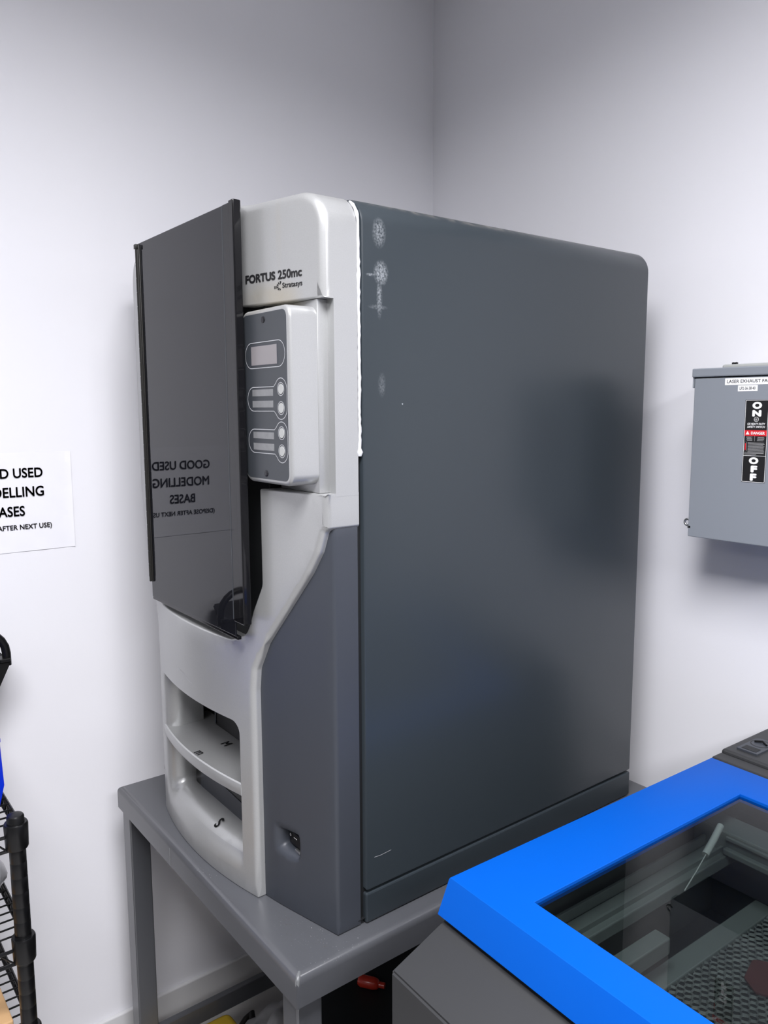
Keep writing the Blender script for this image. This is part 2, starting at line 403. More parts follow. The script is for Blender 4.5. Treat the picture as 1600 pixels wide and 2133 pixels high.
# ------------------------------------------------------------------ steel table
T = thing('steel_table', 'grey painted steel table with rounded lip under the 3D printer', 'table', (-1.31, 1.02, -Z0))
tx0, tx1, ty0, ty1 = -1.7, -0.93, .549, 1.487
bm = bmesh.new()
def tabletop(bm):
    r = .013; prof = [(0.0, -.05), (0.0, -r)] + [(r * (1 - math.cos(a)), -r + r * math.sin(a)) for a in [math.pi / 2 * k / 6 for k in range(1, 7)]]
    rings = []
    for ins, z in prof:
        rings.append([bm.verts.new(p) for p in ((tx0 + ins, ty0 + ins, z), (tx1 - ins, ty0 + ins, z), (tx1 - ins, ty1 - ins, z), (tx0 + ins, ty1 - ins, z))])
    for a, b2 in zip(rings, rings[1:]):
        for k in range(4): bm.faces.new((a[k], a[(k + 1) % 4], b2[(k + 1) % 4], b2[k]))
    bm.faces.new(rings[-1])
    inner = [bm.verts.new(p) for p in ((tx0 + .004, ty0 + .004, -.05), (tx1 - .004, ty0 + .004, -.05), (tx1 - .004, ty1 - .004, -.05), (tx0 + .004, ty1 - .004, -.05))]
    inner2 = [bm.verts.new((v.co.x, v.co.y, -.006)) for v in inner]
    for k in range(4):
        bm.faces.new((rings[0][(k + 1) % 4], rings[0][k], inner[k], inner[(k + 1) % 4])); bm.faces.new((inner[(k + 1) % 4], inner[k], inner2[k], inner2[(k + 1) % 4]))
    bm.faces.new(inner2[::-1])
tabletop(bm)
obj('tabletop', bm, M_TABLE, T, smooth=35)
bm = bmesh.new()
tube(bm, [(tx1 - .0035, ty0 + .0035, z) for z in (-.052, -.045, -.03, -.018, -.010)] + [(tx1 - .007, ty0 + .007, -.004), (tx1 - .013, ty0 + .013, -.001)], [.003, .0036, .0034, .0034, .0042, .0042, .002], 10)
obj('corner_weld', bm, M_WELD, T, smooth=60, label='lighter weld bead down the corner of the lip')
bm = bmesh.new(); tube(bm, [(-1.404, .5492, -.05), (-1.404, .5492, -.012)], .0012, 6); obj('seam', bm, M_WELD, T)
def leg(x, y, sx, sy):
    bm = bmesh.new(); w_, th = .045, .004
    xs = sorted((x, x + sx * w_)); ys = sorted((y, y + sy * w_))
    bx(bm, (xs[0], ys[0], -Z0 + .004), (xs[1], ys[1], -.006), .003)
    return bm
lg = [(-1.699, .558, 1, 1), (-.945, .558, -1, 1), (-1.699, 1.478, 1, -1), (-.945, 1.478, -1, -1)]
for a in lg:
    L = obj('leg', leg(*a), M_TABLE, T)
    fx, fy = a[0] + a[2] * .0225, a[1] + a[3] * .0225
    obj('foot', box((fx - .03, fy - .03, -Z0), (fx + .03, fy + .03, -Z0 + .005), .002), M_TABLE, L)
for (lo, hi) in (((-1.672, .60, -.642), (-1.655, 1.44, -.598)), ((-.972, .60, -.642), (-.952, 1.44, -.598)), ((-1.66, 1.445, -.642), (-.98, 1.465, -.598))):
    obj('stretcher', box(lo, hi, .002), M_TABLE, T)

# ------------------------------------------------------------------ 3D printer
PC = -1.343
def F(x): d = abs(x - PC); return .575 + .6 * min(d, .2) ** 2 + .24 * max(d - .2, 0)
def G(x):
    d = abs(x - PC); k = [(.0, .600), (.204, .614), (.2463, .6219), (.3042, .636), (.3665, .6512), (.45, .672)]
    for (a, ya), (b2, yb) in zip(k, k[1:]):
        if d <= b2: return ya + (yb - ya) * (d - a) / (b2 - a)
    return k[-1][1]
PR = thing('printer', 'large silver and slate grey 3D printer with dark tinted door on the steel table', '3D printer', (-1.343, 1.0, 0.0))
R_ = .0
# body cabinet with rounded shoulders
bm = bmesh.new()
bw, z1, rr = .376, 1.148, .042
prof = fillet([(PC - bw, .0585, .003), (PC + bw, .0585, .003), (PC + bw, z1, rr), (PC - bw, z1, rr)], 10)
ya, yb, e = .7055, 1.418, .004
rings = [(offset(prof, e), ya), (offset(prof, e * .3), ya + e * .3), (prof, ya + e), (prof, yb - e), (offset(prof, e * .3), yb - e * .3), (offset(prof, e), yb)]
vr = [[bm.verts.new((p.x, y, p.y)) for p in L] for L, y in rings]
for a, b2 in zip(vr, vr[1:]):
    n = len(a)
    for k in range(n): bm.faces.new((a[k], b2[k], b2[(k + 1) % n], a[(k + 1) % n]))
bm.faces.new(vr[0]); bm.faces.new(vr[-1][::-1]); bmesh.ops.recalc_face_normals(bm, faces=bm.faces)
obj('cabinet', bm, M_GREY, PR, smooth=30)
obj('plinth', box((PC - bw, .7055, .0015), (PC + bw, 1.418, .0535), .003), M_GREY, PR)
bm = bmesh.new()
gp = offset(fillet([(PC - bw, .001, .003), (PC + bw, .001, .003), (PC + bw, z1, rr), (PC - bw, z1, rr)], 10), .009)
plate(bm, [tuple(p) for p in gp], lambda u, v, d: (u, .71 - d, v), .018)
obj('gap_seal', bm, M_VOID, PR, label='black recessed seam behind the front covers')
# silver front shell
right = [(-1.139, .0005, .002), (-1.139, .372, .05), (-1.1345, .410, .03), (-1.1105, .4575, .02), (-1.0768, .5012, .2), (-1.0427, .5458, .2), (-1.0105, .5885, .08), (-.9895, .6235, .03), (-.9785, .656, .01), (-.970, .6625, .004)]
mir = lambda q: (2 * PC - q[0], q[1], q[2])
opening = [(-1.1115, .7135, .003), (-1.1115, .556, .03), (-1.134, .510, .02), (-1.1435, .484, .01), (-1.153, .4665, .03), (-1.190, .4515, .04), (-1.33, .4525, 0), (-1.48, .4545, .03), (-1.528, .470, .03), (-1.543, .500, .03), (-1.543, 1.15, .002)]
outer = right + [(-.970, .7118, 0), (-.970, .7135, 0), (-.988, .7135, 0)] + opening + [(-1.716, 1.15, .055)] + [mir(q) for q in right[::-1]]
outer = fillet(outer, 6)
def rad(p):
    d = abs(p.x - PC)
    if p.y > .72 and p.x < -1.56: return .011
    if p.y > .7130 and p.x > -1.12: return .003
    if p.x > -.985 and p.y > .66: return .009
    if p.y > .44 and (p.x > -1.56 and p.x < -1.10) and not (d > .2 and p.y < .49 and p.x > -1.14 and False):
        return .0028
    if p.y > .705 and p.x > -1.12: return .004
    if p.y < .003: return .0015
    return .0085
f_l = fillet([(-1.520, .018, .055), (-1.176, .034, .02), (-1.176, .3075, .022), (-1.515, .3105, .02)], 8)
i_l = fillet([(-1.481, .073, .018), (-1.174, .073, .004), (-1.174, .3085, .020), (-1.481, .3095, .004)], 8)
def match(a, b2, n=160):
    out = []
    for L in (a, b2):   # equal counts on each of the four sides (corner blocks of 9 points)
        q = []
        for s in range(4):
            blk = L[s * 9:(s + 1) * 9]; nx = L[((s + 1) * 9) % 36]
            q += blk
            for k in range(1, 10): q.append(blk[-1].lerp(nx, k / 10))
        out.append(q)
    return out
f_l, i_l = match(f_l, i_l)
bm = bmesh.new()
shell(bm, outer, F, rad, .699, holes=[(f_l, i_l, .036, .664)], step=.0171)
# upper right piece above the control panel
up = fillet([(-1.143, .9975, .003), (-.970, .9975, 0), (-.970, .9995, 0), (-.970, 1.150, .05), (-1.143, 1.150, .003)], 9)
shell(bm, up, F, lambda p: .0125 if (p.x > -1.03 or p.y > 1.13) and p.y > .9985 and p.x > -1.135 else .003, .699, step=.0171, seg=6)
# side strip beside the control panel, stepped recess
bx(bm, (-1.09, .657, .709), (-.9698, .6985, 1.002))
bx(bm, (-1.10, .639, .7137), (-.9865, .66, .9973), .0015)
obj('front_shell', bm, M_SILVER, PR, smooth=32)
# lower side covers
for s in (1, -1):
    hs = []
    if s == 1:
        fr0 = [(-1.112, .092), (-1.079, .0845), (-1.0505, .0885), (-1.0505, .1535), (-1.085, .1525), (-1.1145, .150), (-1.1145, .125), (-1.1145, .105)]
        in0 = [(-1.100, .1075), (-1.088, .1035), (-1.056, .1015), (-1.0555, .1335), (-1.075, .1355), (-1.100, .1345), (-1.102, .125), (-1.102, .115)]
        def ch(L):
            for _ in range(2):
                q = []
                for i in range(len(L)):
                    a, b2 = Vector(L[i]), Vector(L[(i + 1) % len(L)]); q += [a.lerp(b2, .2), a.lerp(b2, .8)]
                L = q
            return L
        hs = [(ch(fr0), ch(in0), .016, .656)]
    c0 = [(-1.16, .001, .002), (-.9715, .001, .002), (-.9715, .662, .002), (-1.02, .662, .01), (-1.08, .55, .01), (-1.155, .44, .01)]
    if s == -1: c0 = [mir(q) for q in c0][::-1]
    bm = bmesh.new()
    shell(bm, fillet(c0, 3), G if s == 1 else (lambda x: G(x) + .013), lambda p: .0065 if abs(p.x - PC) > .36 and p.y > .004 else .001, .697, holes=hs, step=.0141)
    obj('side_cover', bm, M_COVER, PR, smooth=32)
# door surround, slot interior
bm = bmesh.new()
bx(bm, (-1.545, .622, .445), (-1.108, .69, 1.144), .002); obj('door_surround', bm, M_VOID, PR)
bm = bmesh.new()
bx(bm, (-1.50, .69, .06), (-1.15, .698, .34)); bx(bm, (-1.50, .665, .31), (-1.15, .69, .335)); obj('bay_liner', bm, M_VOID, PR)
bm = bmesh.new()
bx(bm, (-1.49, .612, .050), (-1.165, .69, .0595), .001); obj('bay_floor', bm, M_COVER, PR)
# curved tray between the two bays
bm = bmesh.new()
NX = 40
def tray():
    prof_ = [(.000, .1755), (-.0012, .178), (-.0012, .1905), (-.0002, .1955), (.0022, .1972), (.0045, .1955), (.04, .1965), (.085, .1975), (.108, .200)]
    rows = []
    for i in range(NX + 1):
        x = -1.5165 + (1.5165 - 1.1755) * i / NX
        rows.append([bm.verts.new((x, (F(x) + d + .0) if d < .05 else F(x) * .0 + (.655 if d < .1 else .69), z)) for d, z in prof_] + [bm.verts.new((x, .69, .183)), bm.verts.new((x, F(x) + .006, .174))])
    for a, b2 in zip(rows, rows[1:]):
        for k in range(len(a)): bm.faces.new((a[k], a[(k + 1) % len(a)], b2[(k + 1) % len(a)], b2[k]))
    bm.faces.new(rows[0][::-1]); bm.faces.new(rows[-1]); bmesh.ops.recalc_face_normals(bm, faces=bm.faces)
tray()
tray_o = obj('bay_tray', bm, M_SILVER, PR, smooth=40)
flat = lambda z: (lambda ox, oy, ang=0.0: (lambda u, v, d: (ox + u * math.cos(ang) - v * math.sin(ang), oy + u * math.sin(ang) + v * math.cos(ang), z + d)))
bm = bmesh.new(); text_bm('m', flat(.1968)(-1.345, .580, .1), .020, .0155, bold=.010, thick=.0004, bm=bm); obj('marker_letter', bm, M_INK, tray_o)
bm = bmesh.new(); text_bm('M', flat(.1978)(-1.347, .636, .1), .019, .0155, bold=.025, thick=.0004, bm=bm)
obj('marker_letter', bm, M_INK, tray_o)
bm = bmesh.new()
text_bm('S', (lambda u, v, d: (-1.297 + u, F(-1.29) + .016 + v * 1.0, .0672 + v * .55)), .019, .012, bold=.03, bm=bm)
obj('marker_letter', bm, M_INK, PR)
# cartridge ends inside the bays
C1 = obj('cartridge', box((-1.474, .639, .0600), (-1.18, .688, .158), .003), M_BLACK, PR)
bm = bmesh.new(); plate(bm, fillet([(-1.45, .070, .01), (-1.20, .070, .01), (-1.20, .105, .02), (-1.44, .118, .01)]), lambda u, v, d: (u, .639 - d, v), .001); obj('handle_grip', bm, M_COVER, C1)
bm = bmesh.new(); tube(bm, [(-1.47, .638, .132), (-1.18, .637, .124)], .002, 6); obj('edge_strip', bm, M_SILVER, C1)
C2 = obj('cartridge', box((-1.44, .668, .2), (-1.19, .689, .272), .004), M_BLACK, PR)
bm = bmesh.new(); tube(bm, [(-1.43, .667, .205), (-1.43, .667, .262), (-1.38, .667, .268)], .0015, 6); obj('edge_strip', bm, M_COVER, C2)
# power switch
SW = obj('power_switch', box((-1.106, .6455, .098), (-1.052, .655, .138), .002), M_BLACK, PR)
bm = bmesh.new()
bx(bm, (-1.098, .6405, .108), (-1.062, .648, .131), .002); obj('rocker', bm, M_BLACK, SW)
bm = bmesh.new(); ribbon(bm, circle(-1.0935, .124, .0018, 12), .0008, lambda u, v, d: (u, .6400 - d, v)); ribbon(bm, [(-1.083, .1235), (-1.073, .1235)], .001, lambda u, v, d: (u, .6400 - d, v), closed=False); obj('switch_marks', bm, M_WHITEP, SW)
bm = bmesh.new(); bx(bm, (-1.078, .638, .1015), (-1.062, .65, .106), .001); obj('clip', bm, M_ZINC, SW)
# front door
D = obj('door', box((-1.509, .577, .4685), (-1.151, .580, 1.1495), .0006), M_DOOR, PR, label='dark tinted glossy door')
bm = bmesh.new()
bx(bm, (-1.152, .5755, .494), (-1.128, .5815, 1.1495), .0012); bx(bm, (-1.129, .574, .494), (-1.1135, .588, 1.152), .002); bx(bm, (-1.509, .5775, .463), (-1.145, .585, .4685), .0008)
obj('edge_strip', bm, M_DOORS, D)
bm = bmesh.new(); tube(bm, [(-1.5060, .5745, .500), (-1.5060, .5745, 1.146)], .0036, 12)
for k in range(24):
    z = .51 + k * .0262; tube(bm, [(-1.5060, .5745, z), (-1.5060, .5745, z + .0245)], .0041, 12)
bx(bm, (-1.5110, .5695, 1.139), (-1.5015, .579, 1.1475), .0008)
bx(bm, (-1.5025, .5745, .50), (-1.4985, .577, 1.1465), .0006)
obj('hinge', bm, M_HINGE, D, smooth=40)
bm = bmesh.new(); bx(bm, (-1.1535, .5752, .497), (-1.1522, .5768, 1.1485)); obj('edge_highlight', bm, M_PLATE, D)  # lighter bar painted in as the highlight along the door edge
# control panel
CPy = .592
q0 = fillet([(-1.133, .7265, .026), (-.9875, .7265, .017), (-.9875, .9875, .017), (-1.133, .9875, .020)], 8)
bm = bmesh.new(); shell(bm, q0, lambda x: CPy, .0055, .646, step=.05, seg=5)
CPn = obj('control_panel', bm, M_SILVER, PR, smooth=35)
pl = lambda u, v, d: (u, CPy - d, v)
bm = bmesh.new(); plate(bm, fillet([(-1.1275, .7335, .020), (-.9945, .7335, .011), (-.9945, .981, .011), (-1.1275, .981, .014)], 8), pl, .0004)
KP = obj('keypad', bm, M_PLATE, CPn)
pl2 = lambda u, v, d: (u, CPy - .0004 - d, v)
bm = bmesh.new()
lw = .0011
ribbon(bm, [tuple(p) for p in fillet([(-1.1175, .9005, .0185), (-.999, .9005, .0185), (-.999, .9385, .0185), (-1.1175, .9385, .0185)], 10)], lw, pl2)
for z in (.854, .7905):
    pts = [(-1.0955, z - .018), (-1.033, z - .018)]
    pts += [(-1.0125 + .0175 * math.cos(a), z - .0125 + .0175 * math.sin(a)) for a in [math.radians(215 + k * 14.5) for k in range(11)]]
    pts += [(-1.0125 + .0175 * math.cos(a), z + .0125 + .0175 * math.sin(a)) for a in [math.radians(0 + k * 14.5) for k in range(11)]]
    pts += [(-1.033, z + .018), (-1.0955, z + .018)]
    pts += [(-1.0955 + .018 * math.cos(a), z + .018 * math.sin(a)) for a in [math.radians(90 + k * 15) for k in range(1, 12)]]
    ribbon(bm, pts, lw, pl2)
for z in (.868, .8405, .804, .7775): ribbon(bm, circle(-1.0125, z, .0095, 24), .0010, pl2)
obj('outline_print', bm, M_LINE, KP)
for z in (.868, .8405, .804, .7775):
    bm = bmesh.new(); plate(bm, circle(-1.0125, z, .0074, 24), pl2, .0006); obj('button', bm, M_BTN, KP)
for z0, z1_ in ((.8585, .8685), (.8415, .8515), (.7945, .8045), (.777, .7875)):
    bm = bmesh.new(); plate(bm, [(-1.0985, z0), (-1.0355, z0), (-1.0355, z1_), (-1.0985, z1_)], pl2, .0003); obj('label_window', bm, M_LBL, KP)
bm = bmesh.new(); plate(bm, [(-1.101, .9035), (-1.0195, .9035), (-1.0195, .9345), (-1.101, .9345)], pl2, .0002); obj('display_bezel', bm, M_COVER, KP)
bm = bmesh.new(); plate(bm, [(-1.099, .905), (-1.022, .905), (-1.022, .933), (-1.099, .933)], pl2, .0004); obj('display', bm, M_LCD, KP)
for z in (.971, .742):
    bm = bmesh.new(); prof_ = [(.0048, 0), (.0048, .0008), (.003, .002), (.0012, .0022)]
    rg = [[bm.verts.new((-1.060 + r * math.cos(2 * math.pi * k / 16), CPy - .0004 - d, z + r * math.sin(2 * math.pi * k / 16))) for k in range(16)] for r, d in prof_]
    for a, b2 in zip(rg, rg[1:]):
        for k in range(16): bm.faces.new((a[k], a[(k + 1) % 16], b2[(k + 1) % 16], b2[k]))
    bm.faces.new(rg[-1]); bmesh.ops.recalc_face_normals(bm, faces=bm.faces)
    obj('screw', bm, M_SCREW, KP, smooth=50)
# lettering on the upper front
onF = lambda ox, oz: (lambda u, v, d: (ox + u, F(ox + u) - .0003 - d, oz + v))
def at_text(u0, z0): return onF(u0, z0)
bm = bmesh.new()
text_bm('FORTUS', onF(-1.1306, 1.0312), .0128, .0650, bold=.05, bm=bm, thick=.0002, spacing=1.0)
text_bm('250mc', onF(-1.0605, 1.0312), .0130, .0490, bold=.034, bm=bm, thick=.0002)
text_bm('BY', onF(-1.0683, 1.0180), .0042, .0060, bold=.02, bm=bm, thick=.0002)
text_bm('Stratasys', onF(-1.0515, 1.0180), .0076, .0405, bold=.02, bm=bm, thick=.0002)
for k in range(6):
    a = math.radians(60 + k * 42); r0, r1 = .0028, .0062 + .0014 * (1 if k == 0 else 0)
    pts = [(-1.0572 + r * math.cos(a + s), 1.0212 + r * math.sin(a + s)) for r, s in ((r0, -.15), (r1, 0), (r1, .42), (r0, .3))]
    vs = [bm.verts.new(onF(0, 0)(p[0], p[1], .0002)) for p in pts]; bm.faces.new(vs)
obj('printed_name', bm, M_INK, PR)
# sealant bead
bm = bmesh.new(); pts = []; rs = []
for k in range(9):
    a = math.radians(62 - k * 7); pts.append((-1.009 + .0385 * math.cos(a), .7018, 1.106 + .040 * math.sin(a)))
zz = 1.09
while zz > .764: pts.append((-.9705 + random.uniform(-.0004, .0006), .7018 + random.uniform(-.0006, .0006), zz)); zz -= .0062
n_ = len(pts)
for k in range(n_):
    base = .0042 if k > 22 else .0042 + .0016 * random.random() - .001 * (k < 9)
    rs.append(.62 * base * random.uniform(.9, 1.1) if k < n_ - 2 else .0055 if k == n_ - 2 else .003)
tube(bm, pts, rs, 10); obj('sealant_bead', bm, M_CAULK, PR, smooth=60, label='white hand-applied sealant bead along the seam')
# scratches
bm = bmesh.new(); pf = lambda u, v, d: (u, F(u) - .0003, v)
ribbon(bm, [(-1.392, .3505), (-1.375, .3475), (-1.362, .3455), (-1.345, .3395), (-1.33, .338)], .0011, pf, closed=False)
obj('scratch', bm, M_LINE, PR)
bm = bmesh.new(); ps = lambda u, v, d: (PC + bw + .0003, u, v)
ribbon(bm, [(.722, .1125), (.735, .1115), (.757, .1128)], .0006, ps, closed=False)
obj('scratch', bm, M_LINE, PR)

# ------------------------------------------------------------------ laser cutter
LC = thing('laser_cutter', 'grey laser cutter with bright blue lid frame and tinted viewing glass', 'laser cutter', (-.25, .95, -Z0))
ox, oy, oz, ang = -.7485, .687, .2, math.radians(-1.7)
def lc(p): return Vector((ox + p[0] * math.cos(ang) - p[1] * math.sin(ang), oy + p[0] * math.sin(ang) + p[1] * math.cos(ang), oz + p[2]))
def lcb(bm):
    for v in bm.verts: v.co = lc(v.co)
    return bm
WD = 1.02
LID = None
bm = bmesh.new()   # lid frame: top ring, sloping skirts
fo = [(0, 0), (WD, 0), (WD, .635), (0, .635)]; fi = [(.108, .0535), (WD - .108, .0535), (WD - .108, .5445), (.108, .5445)]
sk = [(-.004, -.0165), (WD + .004, -.0165), (WD + .004, .640), (-.004, .640)]
e_ = .0035
def ins(L, d): return [(L[0][0] + d, L[0][1] + d), (L[1][0] - d, L[1][1] + d), (L[2][0] - d, L[2][1] - d), (L[3][0] + d, L[3][1] - d)]
rg = [(ins(fi, -.012), -.014), (fi, -.014), (fi, -.0006), (ins(fi, -.0006), 0), (ins(fo, e_), 0), (ins(fo, e_ * .3), -e_ * .25), (fo, -e_), (sk, -.0505), (ins(sk, .003), -.0525), (ins(sk, .01), -.0525)]
vr = [[bm.verts.new((x, y, z)) for x, y in L] for L, z in rg]
for a, b2 in zip(vr, vr[1:]):
    for k in range(4): bm.faces.new((a[k], a[(k + 1) % 4], b2[(k + 1) % 4], b2[k]))
bmesh.ops.recalc_face_normals(bm, faces=bm.faces)
LID = obj('lid', lcb(bm), M_BLUE, LC, smooth=25, label='bright blue lid frame')
bm = bmesh.new(); g_ = ins(fi, -.01)
bx(bm, (g_[0][0], g_[0][1], -.0088), (g_[2][0], g_[2][1], -.0048)); obj('glass_pane', lcb(bm), M_GLASS, LID)
# body: front slope, walls, cavity
bm = bmesh.new()
BH = -oz - Z0
prof_ = [(-.100, -.095), (-.100, BH + .08), (.86, BH + .08), (.86, -.03), (.645, -.03), (.645, -.062), (.0, -.062), (-.0085, -.0595)]
a = [bm.verts.new((0, y, z)) for y, z in prof_]; b2 = [bm.verts.new((WD, y, z)) for y, z in prof_]
n = len(a)
for k in range(n):
    if k == 5: continue    # open top above the work bed
    bm.faces.new((a[k], a[(k + 1) % n], b2[(k + 1) % n], b2[k]))
bm.faces.new(a[::-1]); bm.faces.new(b2)
# rim and cavity
r0 = [(0, 0, -.062), (WD, 0, -.062), (WD, .645, -.062), (0, .645, -.062)]
c0_ = [(.035, .035), (WD - .035, .035), (WD - .035, .60), (.035, .60)]
v0 = [bm.verts.new(p) for p in r0]; v1 = [bm.verts.new((x, y, -.062)) for x, y in c0_]
for k in range(4): bm.faces.new((v0[k], v0[(k + 1) % 4], v1[(k + 1) % 4], v1[k]))
bmesh.ops.remove_doubles(bm, verts=bm.verts, dist=1e-5)
be = [e for e in bm.edges if len(e.link_faces) == 2 and e.calc_face_angle(0) > .3 and max(v.co.z for v in e.verts) > -.2 and all(v.co.y < -.002 for v in e.verts)]
bmesh.ops.bevel(bm, geom=be, offset=.003, segments=2, affect='EDGES')
bmesh.ops.recalc_face_normals(bm, faces=bm.faces)
obj('housing', lcb(bm), M_CUTTER, LC)
bm = bmesh.new(); v1 = [bm.verts.new((x, y, -.061)) for x, y in c0_]; v2 = [bm.verts.new((x, y, -.27)) for x, y in c0_]
for k in range(4): bm.faces.new((v1[(k + 1) % 4], v1[k], v2[k], v2[(k + 1) % 4]))
bm.faces.new(v2); obj('work_chamber', lcb(bm), M_CUTTERD, LC)
for x in (.06, WD - .06):
    for y in (0, .76):
        bm = bmesh.new(); lathe(bm, (x, y, BH), [(.025, 0), (.025, .05), (.012, .05), (.012, .09)], 14); obj('caster', lcb(bm), M_BLACK, LC)
# rear deck and hinge cover
bm = bmesh.new(); bx(bm, (-.004, .6415, -.035), (WD, .6735, -.002), .003); obj('hinge_cover', lcb(bm), M_CUTTER, LC)
bm = bmesh.new(); bx(bm, (-.006, .675, -.04), (WD, .862, .0035), .006, 3); obj('rear_deck', lcb(bm), M_CUTTER, LC)
LT = None
bm = bmesh.new(); pt = lambda u, v, d: (u, v, .0035 + d)
plate(bm, [tuple(p) for p in fillet([(.012, .698, .001), (.052, .698, .001), (.052, .772, .001), (.012, .772, .012)])], pt, .003); LT = obj('latch_plate', lcb(bm), M_COVER, LC)
bm = bmesh.new(); plate(bm, [(.018, .704), (.046, .704), (.046, .722), (.018, .722)], lambda u, v, d: (u, v, .0067 + d), .0003); obj('finger_slot', lcb(bm), M_VOID, LT)
bm = bmesh.new(); ribbon(bm, circle(.031, .7475, .017, 28), .002, lambda u, v, d: (u, v, .0068)); tube(bm, [(.031 - .012, .7475, .0075), (.031, .755, .009), (.031 + .012, .7475, .0075)], .002, 6); obj('lock_turn', lcb(bm), M_BLACK, LT)
for (x, y) in ((.066, .742), (.066, .728), (.073, .738)):
    bm = bmesh.new(); lathe(bm, (x, y, .0035), [(.0014, 0), (.0014, .0006)], 8); obj('small_hole', lcb(bm), M_VOID, LC)
# interior: rails, gantry, bed
bm = bmesh.new()
bx(bm, (.085, .06, -.100), (.125, .585, -.080), .002); bx(bm, (.078, .06, -.083), (.083, .585, -.066), .001); bx(bm, (.11, .08, -.08), (.114, .585, -.072))
obj('side_rail', lcb(bm), M_RAIL, LC)
bm = bmesh.new(); bx(bm, (.150, .06, -.125), (.175, .26, -.100), .002); obj('bracket', lcb(bm), M_RAIL, LC)
bm = bmesh.new()
bx(bm, (.06, .49, -.085), (WD - .06, .545, -.045), .003); bx(bm, (.12, .478, -.078), (WD - .12, .489, -.068), .002); bx(bm, (.12, .484, -.055), (WD - .12, .490, -.050), .001)
obj('gantry', lcb(bm), M_RAIL, LC)
bm = bmesh.new(); bx(bm, (.40, .44, -.10), (.47, .50, -.035), .006); obj('laser_head', lcb(bm), M_BLACK, LC)
zb = -.16
bm = bmesh.new()
for lo, hi in (((.152, .07, zb - .02), (.185, .53, zb)), ((.185, .50, zb - .02), (WD - .16, .53, zb)), ((.185, .07, zb - .02), (WD - .16, .10, zb)), ((WD - .16, .07, zb - .02), (WD - .13, .53, zb))): bx(bm, lo, hi, .002)
obj('bed_frame', lcb(bm), M_BEDF, LC)
bm = bmesh.new()   # honeycomb cells
s_ = .0068; cw = s_ * math.sqrt(3)
j = 0; y = .104
hx1 = .62
while y < .497:
    x = .19 + (cw / 2 if j % 2 else 0)
    while x < hx1:
        c_ = [(x + s_ * .93 * math.cos(math.radians(30 + 60 * k)) + random.uniform(-.0008, .0008), y + s_ * .93 * math.sin(math.radians(30 + 60 * k)) + random.uniform(-.0008, .0008)) for k in range(6)]
        tp = [bm.verts.new((p[0], p[1], zb - .002 + random.uniform(-.0012, .0012))) for p in c_]; bt = [bm.verts.new((p[0], p[1], zb - .0055)) for p in c_]
        for k in range(6): bm.faces.new((tp[k], tp[(k + 1) % 6], bt[(k + 1) % 6], bt[k]))
        x += cw
    y += s_ * 1.5; j += 1
HB = obj('honeycomb_bed', lcb(bm), M_HONEY, LC)
bm = bmesh.new(); bx(bm, (.185, .10, zb - .02), (WD - .16, .50, zb - .0075)); obj('bed_tray', lcb(bm), M_VOID, LC)
# tag hanging from a wire under the lid
TG = thing('wire_tag', 'small white tag on a thin wire under the cutter glass near its left rear corner', 'tag', (0, 0, 0)); TG.location = lc((.15, .44, -.06)) + Vector((0, 0, Z0))
bm = bmesh.new(); tube(bm, [(.128, .455, -.018), (.135, .425, -.028), (.140, .395, -.040)], [.0052, .0055, .0055], 12); obj('tag_sleeve', lcb(bm), M_TAG, TG, smooth=50)
bm = bmesh.new(); tube(bm, [(.140, .40, -.038), (.148, .36, -.050), (.152, .325, -.066)], .0009, 6); obj('wire', lcb(bm), M_TAG, TG)
bm = bmesh.new(); vs = fillet([(.240, .341, .004), (.265, .326, .004), (.300, .345, .008), (.262, .412, .008), (.228, .385, .006)], 4); plate(bm, [tuple(p) for p in vs], lambda u, v, d: (u, v, zb + .0005 + d), .003)
obj('offcut', lcb(bm), M_BROWN, label='dark red scrap lying on the honeycomb bed inside the cutter', category='scrap')

# ------------------------------------------------------------------ safety switch box
EB = thing('safety_switch', 'grey wall-mounted electrical safety switch box with black ON OFF label', 'electrical box', (-.72, YB, .584))
ex0, ex1, ez0, ez1 = -.864, -.585, .584, .8955
obj('case', box((ex0 + .004, 1.452, ez0 + .002), (ex1 - .004, YB, .906), .002), M_BOX, EB)
DR = obj('cover_door', box((ex0, 1.43, ez0), (ex1, 1.451, ez1 - .001), .0015), M_BOX, EB)
bm = bmesh.new(); bx(bm, (ex0 - .004, 1.426, .8965), (ex1 + .004, YB, .913), .002); bx(bm, (ex0 - .004, 1.43, .876), (ex0 - .001, 1.56, .899), .001); obj('rain_hood', bm, M_BOX, EB)
bm = bmesh.new(); bx(bm, (-.835, 1.475, .912), (-.62, 1.55, .921), .004, 3); HUBP = obj('hub_plate', bm, M_HUB, EB)
for x in (-.817, -.811):
    bm = bmesh.new(); lathe(bm, (x, 1.485, .920), [(.003, 0), (.003, .004), (.0015, .005)], 10); obj('screw', bm, M_SCREW, HUBP)
bm = bmesh.new()
pts = circle(-.8675, .6115, .0062, 20); tube(bm, [(p[0], 1.434, p[1]) for p in pts], .0022, 8, closed=True); bx(bm, (-.8655, 1.43, .600), (-.858, 1.436, .606), .001)
obj('lock_hasp', bm, M_ZINC, EB, smooth=50)
fy = 1.43
pe = lambda k: (lambda u, v, d: (u, fy - k - d, v))
def E_lab(name, x0, x1, z0, z1, m, k, par, th=.0003):
    bm = bmesh.new(); plate(bm, [(x0, z0), (x1, z0), (x1, z1), (x0, z1)], pe(k), th); return obj(name, bm, m, par)
l1 = E_lab('name_label', -.8015, -.7095, .8799, .8925, M_PAPER, 0, DR)
bm = text_bm('LASER EXHAUST FAN', lambda u, v, d: (-.7972 + u, fy - .0003 - d, .8838 + v), .0056, .083, bold=.004); obj('lettering', bm, M_INK, l1)
